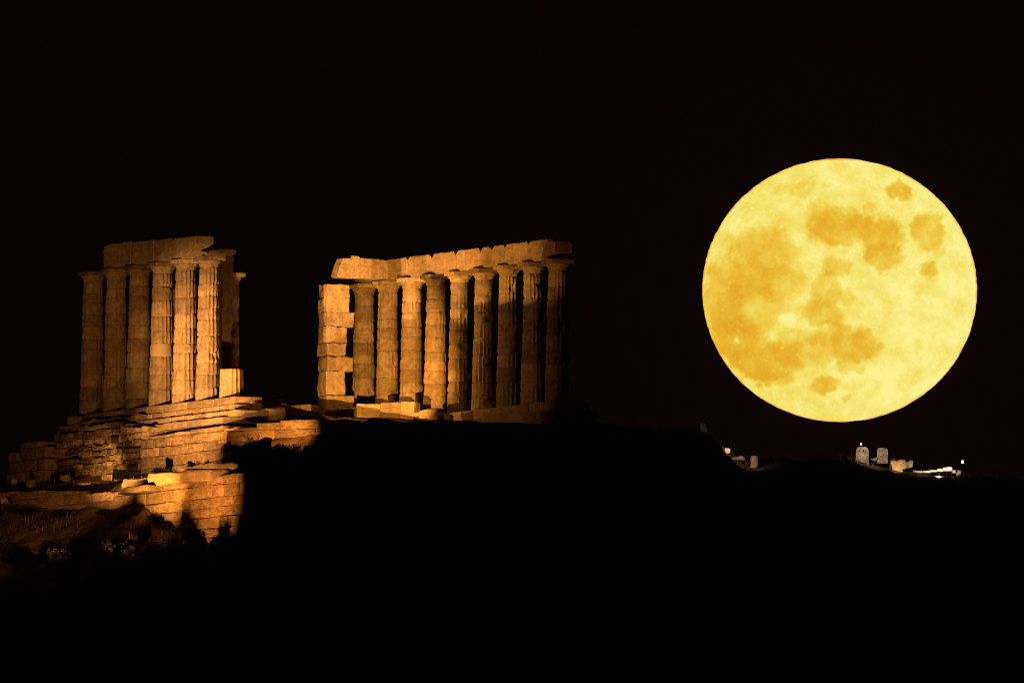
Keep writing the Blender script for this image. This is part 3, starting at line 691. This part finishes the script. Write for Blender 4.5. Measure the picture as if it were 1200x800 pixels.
# scrub cover over the whole visible slope (one mass)
m = MB(); rs = np.random.RandomState(3); NG = 26000
X = rs.uniform(-24, 24, NG); Y = rs.uniform(-42, 8, NG); Zt = terr(X, Y)
for x, y, z in zip(X, Y, Zt):
    p = Vector((x, y, z))
    q = p - P0; bb = q.dot(NV); aa = q.dot(DV)
    if bb > CB - 1.2 and aa < 9: continue
    if LB - 0.4 < bb < LB + 1.6: continue
    hh = rs.uniform(0.06, 0.22) * (1.8 if noise.noise(p * 0.4) > 0.1 else 0.8)
    a = rs.uniform(0, 6.28); w = Vector((math.cos(a), math.sin(a), 0)) * 0.02; le = Vector((rs.normal() * .06, rs.normal() * .06, hh))
    k = len(m.v); m.v += [p - w - Vector((0, 0, .05)), p + w - Vector((0, 0, .05)), p + le]; m.f.append((k, k + 1, k + 2))
tag(m.build('dry_grass', STRAW), 'dry grass and low scrub covering the slope', 'grass', kind='stuff')

# ------------------------------------------------------------------ far right lit stones
YR = -9.6
def cool(name, loc, tgt, pw, ang, col): return spot(name, loc, tgt, pw, ang, 1.0, col, 0.03)
def upright(label, px, py, w, h, seed, holes=False, mat=RUBBLE):
    p = at(px, py, YR); mb = MB(); n = 28; pts = []
    for i in range(5): pts.append((-w / 2 + w * i / 4 * 1.0, -0.12))
    for i in range(n + 1):
        t = i / n; th = math.pi * t; x = w / 2 * math.cos(th); zz_ = h * 0.62 + h * 0.38 * math.sin(th) ** 0.7
        pts.append((math.copysign(abs(math.cos(th)) ** 0.55, math.cos(th)) * w / 2 + noise.noise(Vector((i * .7, seed, 0))) * .02, zz_ + noise.noise(Vector((i * .9, seed, 5))) * .025))
    mb.prism(pts, p, Vector((1, 0, 0)), Zv, Vector((0, 1, 0)), 0.4)
    o_ = mb.build('upright_stone', mat, None, smooth=False, loc=p)
    tag(o_, label, 'upright stone', 'upright stones at the far right'); 
    return o_, p
u1, p1 = upright('round topped upright stone with two dark holes, left of the pair under the moon', 1010.5, 539, 0.52, 0.56, 1)
for hx, hz in ((-0.13, 0.38), (0.04, 0.39)):
    m = MB(); 
    m.rbox(p1 + Vector((hx, 0.008, hz)), Vector((1, 0, 0)), Vector((0, 1, 0)), Zv, 0.06, 0.03, 0.07, 0.01, 0, 1, (1, 1, 1))
    m.build('hole', DARKMETAL, u1, loc=p1)
u2, p2 = upright('round topped plain upright stone, right of the pair under the moon', 1034, 539, 0.45, 0.52, 2)
stone('stone_block', 'tiny flat pale stone between the two upright stones', 1025, 538.5, YR, 0.25, 0.06, 0.2, 801, r=0.02, amp=0.01)
stone('boulder', 'warm glowing jagged rock right of the upright stones', 1053, 552, YR, 0.62, 0.52, 0.5, 802, cat='boulder', r=0.12, amp=0.10, skew=0.12, ang=0)
stone('boulder', 'dim rock touching the right side of the glowing rock', 1065, 549, YR + 0.4, 0.4, 0.36, 0.4, 803, cat='boulder', r=0.1, amp=0.08, ang=0)
stone('boulder', 'orange lit rock at the right end of the bright ledge', 1124, 557, YR, 0.26, 0.24, 0.3, 804, cat='boulder', r=0.08, amp=0.05, ang=0)
# bright ledge
mb = MB(); rnd = random.Random(9)
prof = [(1070, 552), (1080, 551), (1090, 551.5), (1098, 549.5), (1105, 549.5), (1110, 548), (1116, 548.5), (1120, 554)]
for (x0, y0), (x1, y1) in zip(prof, prof[1:]):
    c = at((x0 + x1) / 2, (y0 + y1) / 2 + 1.2, YR); w = (x1 - x0) / PXM
    mb.rbox(c, Vector((1, 0, 0)), Vector((0, 1, 0)), Zv, w * 1.05, 0.5, rnd.uniform(.07, .11) * (1.9 if x0 in (1105, 1110) else 1), 0.02, 0.03, 4, (3, 2, 2), x0, 0.02)
o_ = mb.build('rock_ledge', MARBLE_SMOOTH, None, loc=at(1095, 554, YR)); tag(o_, 'thin brilliantly lit rock ledge at the far right', 'rock ledge')
bl = stone('stone_block', 'small bright cubic stone left of the moonlit pair, beneath the moon edge', 852, 531.5, YR, 0.24, 0.24, 0.24, 805, r=0.03, amp=0.015, skew=0.02, ang=0.1)
stone('stone_block', 'low dim slab between the cubic stone and the drum', 864, 539, YR, 0.58, 0.11, 0.3, 806, r=0.02, amp=0.015, ang=0)
mb = MB(); pd = at(884, 548, YR); drum_mesh(mb, pd, 0, 0.50, 0.19, 0.185, 0, 3.0, 0.9, 0.3)
o_ = mb.build('column_drum', MARBLE, None, loc=pd); tag(o_, 'short upright column drum below the left edge of the moon', 'column drum')
stone('stone_block', 'very faint upright block on the dark slope left of the cubic stone', 824, 509, YR, 0.30, 0.50, 0.26, 807, r=0.04, amp=0.03, ang=0.1)
stone('stone_block', 'tiny pale stone on the ground left of the upright pair', 986, 550, YR - 0.2, 0.17, 0.06, 0.15, 808, r=0.02, amp=0.01, ang=0)
# small lamps
def bulb(label, px, py, r):
    p = at(px, py, YR); t = empty('path_lamp', p - Vector((0, 0, 0.35))); tag(t, label, 'lamp')
    m = MB(); m.rbox(p - Vector((0, 0, 0.21)), Vector((1, 0, 0)), Vector((0, 1, 0)), Zv, 0.025, 0.025, 0.40, 0.005, 0, 1, (1, 1, 1)); m.build('post', DARKMETAL, t)
    m = MB(); m.rbox(p, Vector((1, 0, 0)), Vector((0, 1, 0)), Zv, 2 * r, 2 * r, 2.3 * r, r * .7, 0, 1, (2, 2, 2)); m.build('bulb', GLASSLIT, t)
bulb('tiny white lamp just above the stone with two holes', 1009, 520, 0.028)
bulb('tiny white lamp at the far right end of the ledge', 1128, 541, 0.05)
bulb('tiny white lamp at the foot of the glowing rock', 1056, 553, 0.04)
w_ = (1, 0.72, 0.48)
cool('flood_or_fill_light', p1 + Vector((0.4, -2.2, 0.1)), p1 + Vector((0.4, 0, 0.35)), 260, 60, w_)
cool('flood_or_fill_light', at(828, 500, YR - 1.5), at(824, 503, YR), 5, 40, (0.9, 0.8, 0.45))  # tiny spot added so the faint upright block shows
cool('flood_or_fill_light', at(1052, 549, YR - 1.0), at(1053, 546, YR), 60, 80, (1, 0.55, 0.2))
cool('flood_or_fill_light', at(1100, 558, YR - 1.3), at(1098, 551, YR), 170, 110, (1, 0.85, 0.65))
cool('flood_or_fill_light', at(872, 541, YR - 1.6), at(878, 541, YR), 60, 70, (1, 0.6, 0.35))
cool('flood_or_fill_light', at(855, 526, YR - 1.3), at(852, 528, YR), 120, 30, (1, 0.7, 0.45))

# ------------------------------------------------------------------ moon
MD = 30000.0; Rm = 161.0 / FPX * MD; ctr = CAM + MOON_DIR * MD
rngm = np.random.RandomState(4)
# blobs: centre px, centre py, rx, ry, depth (dark seas)  -- features of the full moon
maria = [(1054, 224, 16, 11, .85), (978, 266, 31, 25, .8), (1034, 277, 26, 24, .85), (1034, 300, 20, 14, .7), (1008, 262, 14, 10, .45), (1086, 270, 17, 19, .75), (1087, 317, 10, 11, .6), (1098, 292, 6, 8, .35),
         (980, 313, 17, 11, .5), (969, 338, 16, 22, .5), (964, 368, 20, 14, .55), (975, 385, 22, 12, .4), (990, 347, 10, 8, .35), (894, 300, 38, 34, .58), (880, 325, 22, 26, .3), (912, 330, 33, 22, .5), (849, 352, 24, 44, .6), (881, 362, 38, 30, .5),
         (863, 396, 30, 24, .75), (899, 424, 42, 21, .85), (912, 441, 24, 9, .5), (944, 412, 32, 17, .6), (1002, 405, 28, 19, .85), (980, 390, 27, 13, .5), (966, 449, 17, 10, .8), (998, 430, 16, 8, .5), (930, 395, 24, 12, .4),
         (930, 223, 22, 7, .25), (890, 452, 6, 3, .6), (905, 260, 30, 8, .12), (1020, 245, 12, 7, .4), (850, 290, 10, 16, .2), (995, 470, 5, 2.5, .4), (963, 240, 12, 8, .3)]
bright = [(923, 372, 16, 8, .8), (865, 398, 3, 3, 1.3), (935, 310, 12, 14, .5), (905, 395, 9, 8, .5), (985, 290, 10, 4, .6), (1040, 440, 60, 44, .15), (1048, 436, 5, 5, .5), (990, 322, 4, 4, .5), (1085, 400, 4, 24, .25), (1050, 350, 30, 24, .15),
          (965, 385, 10, 6, .5), (950, 425, 7, 5, .5), (970, 470, 5, 5, .4), (908, 432, 3, 2, .6), (930, 345, 2, 2, .9), (1010, 300, 2, 2, .4), (975, 425, 6, 4, .5)]
rr_ = random.Random(12)
for _ in range(70):
    q_, w_r = rr_.uniform(0, 6.28), 150 * math.sqrt(rr_.random())
    if rr_.random() < .55: bx_, by_ = 920 + rr_.gauss(0, 45), 400 + rr_.gauss(0, 32)
    else: bx_, by_ = 984 + math.cos(q_) * w_r, 340 + math.sin(q_) * w_r * .95
    rr2 = rr_.uniform(.9, 1.8); bright.append((bx_, by_, rr2, rr2, rr_.uniform(.35, .9)))
segs, rings = 560, 230
vs = []; fs = []; alb = []
F = MOON_DIR.normalized(); E1 = (RT - F * RT.dot(F)).normalized(); E2 = F.cross(E1) * -1
if E2.dot(UP) < 0: E2 = -E2
for j in range(rings + 1):
    u = j / rings; th = math.pi * (u if u > .5 else 0.5 * (2 * u) ** 0.85)      # pole towards the camera
    th = math.pi * u
    for i in range(segs):
        ph = 2 * math.pi * i / segs
        x, y, z = math.sin(th) * math.cos(ph), math.sin(th) * math.sin(ph), math.cos(th)
        k = 1 + 0.0035 * noise.noise(Vector((x * 14, y * 22, z * 5))) + 0.002 * noise.noise(Vector((x * 3, y * 50, 1)))
        vs.append(ctr + (E1 * x + E2 * y * 0.958 - F * z) * Rm * k)
        px, py = 984 + x * 161, 340 - y * 154
        wx = nvec(Vector((px * .035, py * .035, 1))) * 7 + nvec(Vector((px * .09, py * .09, 4))) * 5 + nvec(Vector((px * .22, py * .22, 4))) * 3
        qx, qy = px + wx.x, py + wx.y; a = 0.0
        if z > -0.1:
            for (cx, cy, rx, ry, dd) in maria:
                e = ((qx - cx) / rx) ** 2 + ((qy - cy) / ry) ** 2
                if e < 1.7:
                    t = min(1, max(0, (1.6 - e) / 1.1)); a = 1 - (1 - a) * (1 - dd * .85 * t * t * (3 - 2 * t))
            q2x, q2y = px + wx.x * .35, py + wx.y * .35
            for (cx, cy, rx, ry, dd) in bright:
                e = ((q2x - cx) / rx) ** 2 + ((q2y - cy) / ry) ** 2
                if e < 2.5: t = math.exp(-e * 1.6); a -= dd * t * 0.55
        a += 0.27 * noise.fractal(Vector((px * .04, py * .04, 2)), .7, 2.1, 6) + 0.10 * noise.noise(Vector((px * .35, py * .35, 6)))
        a += 0.10 * max(-1, min(1, (960 - px) / 150))
        sp = noise.noise(Vector((px * .28, py * .28, 9)))
        if sp > 0.5: a -= (sp - .5) * 1.1
        alb.append(a)
for j in range(rings):
    for i in range(segs):
        i2 = (i + 1) % segs; fs.append((j * segs + i, (j + 1) * segs + i, (j + 1) * segs + i2, j * segs + i2))
me = bpy.data.meshes.new('moon'); me.from_pydata([v - ctr for v in vs], [], fs); me.update()
at_ = me.attributes.new('mare', 'FLOAT', 'POINT'); at_.data.foreach_set('value', np.array(alb, dtype=np.float32))
for p in me.polygons: p.use_smooth = True
mm = bpy.data.materials.new('moon_surface'); mm.use_nodes = True; N = mm.node_tree.nodes; L = mm.node_tree.links; N.clear()
o_ = N.new('ShaderNodeOutputMaterial'); em = N.new('ShaderNodeEmission'); L.new(em.outputs[0], o_.inputs[0])
atn = N.new('ShaderNodeAttribute'); atn.attribute_name = 'mare'
rp = N.new('ShaderNodeValToRGB'); e = rp.color_ramp.elements
e[0].position = 0.0; e[0].color = (0.98, 0.88, 0.27, 1)
e[1].position = 1.0; e[1].color = (0.77, 0.36, 0.018, 1)
for pos, c in ((0.22, (0.92, 0.76, 0.145)), (0.42, (0.88, 0.64, 0.085)), (0.68, (0.83, 0.49, 0.035))):
    q = e.new(pos); q.color = (*c, 1)
nz = N.new('ShaderNodeTexNoise'); nz.inputs['Scale'].default_value = 0.09; nz.inputs['Detail'].default_value = 5
tcm = N.new('ShaderNodeTexCoord'); L.new(tcm.outputs['Object'], nz.inputs['Vector'])
ma = N.new('ShaderNodeMath'); ma.operation = 'MULTIPLY_ADD'; ma.inputs[1].default_value = 0.28; L.new(nz.outputs['Fac'], ma.inputs[0]); L.new(atn.outputs['Fac'], ma.inputs[2])
mb2 = N.new('ShaderNodeMath'); mb2.operation = 'MULTIPLY_ADD'; mb2.inputs[1].default_value = 0.75; mb2.inputs[2].default_value = 0.06; L.new(ma.outputs[0], mb2.inputs[0])
L.new(mb2.outputs[0], rp.inputs[0])
lw = N.new('ShaderNodeLayerWeight'); lw.inputs['Blend'].default_value = 0.5
lr = N.new('ShaderNodeMapRange'); lr.inputs[1].default_value = 0.82; lr.inputs[2].default_value = 1.0; lr.interpolation_type = 'SMOOTHSTEP'; L.new(lw.outputs['Facing'], lr.inputs[0])
mo = N.new('ShaderNodeMix'); mo.data_type = 'RGBA'; mo.inputs[7].default_value = (0.75, 0.25, 0.01, 1); L.new(lr.outputs[0], mo.inputs[0]); L.new(rp.outputs[0], mo.inputs[6])
L.new(mo.outputs[2], em.inputs[0]); em.inputs[1].default_value = 1.0
me.materials.append(mm); mo_ = bpy.data.objects.new('moon', me); COL.objects.link(mo_); mo_.location = ctr
tag(mo_, 'huge golden full moon with darker orange seas in the black sky', 'moon')
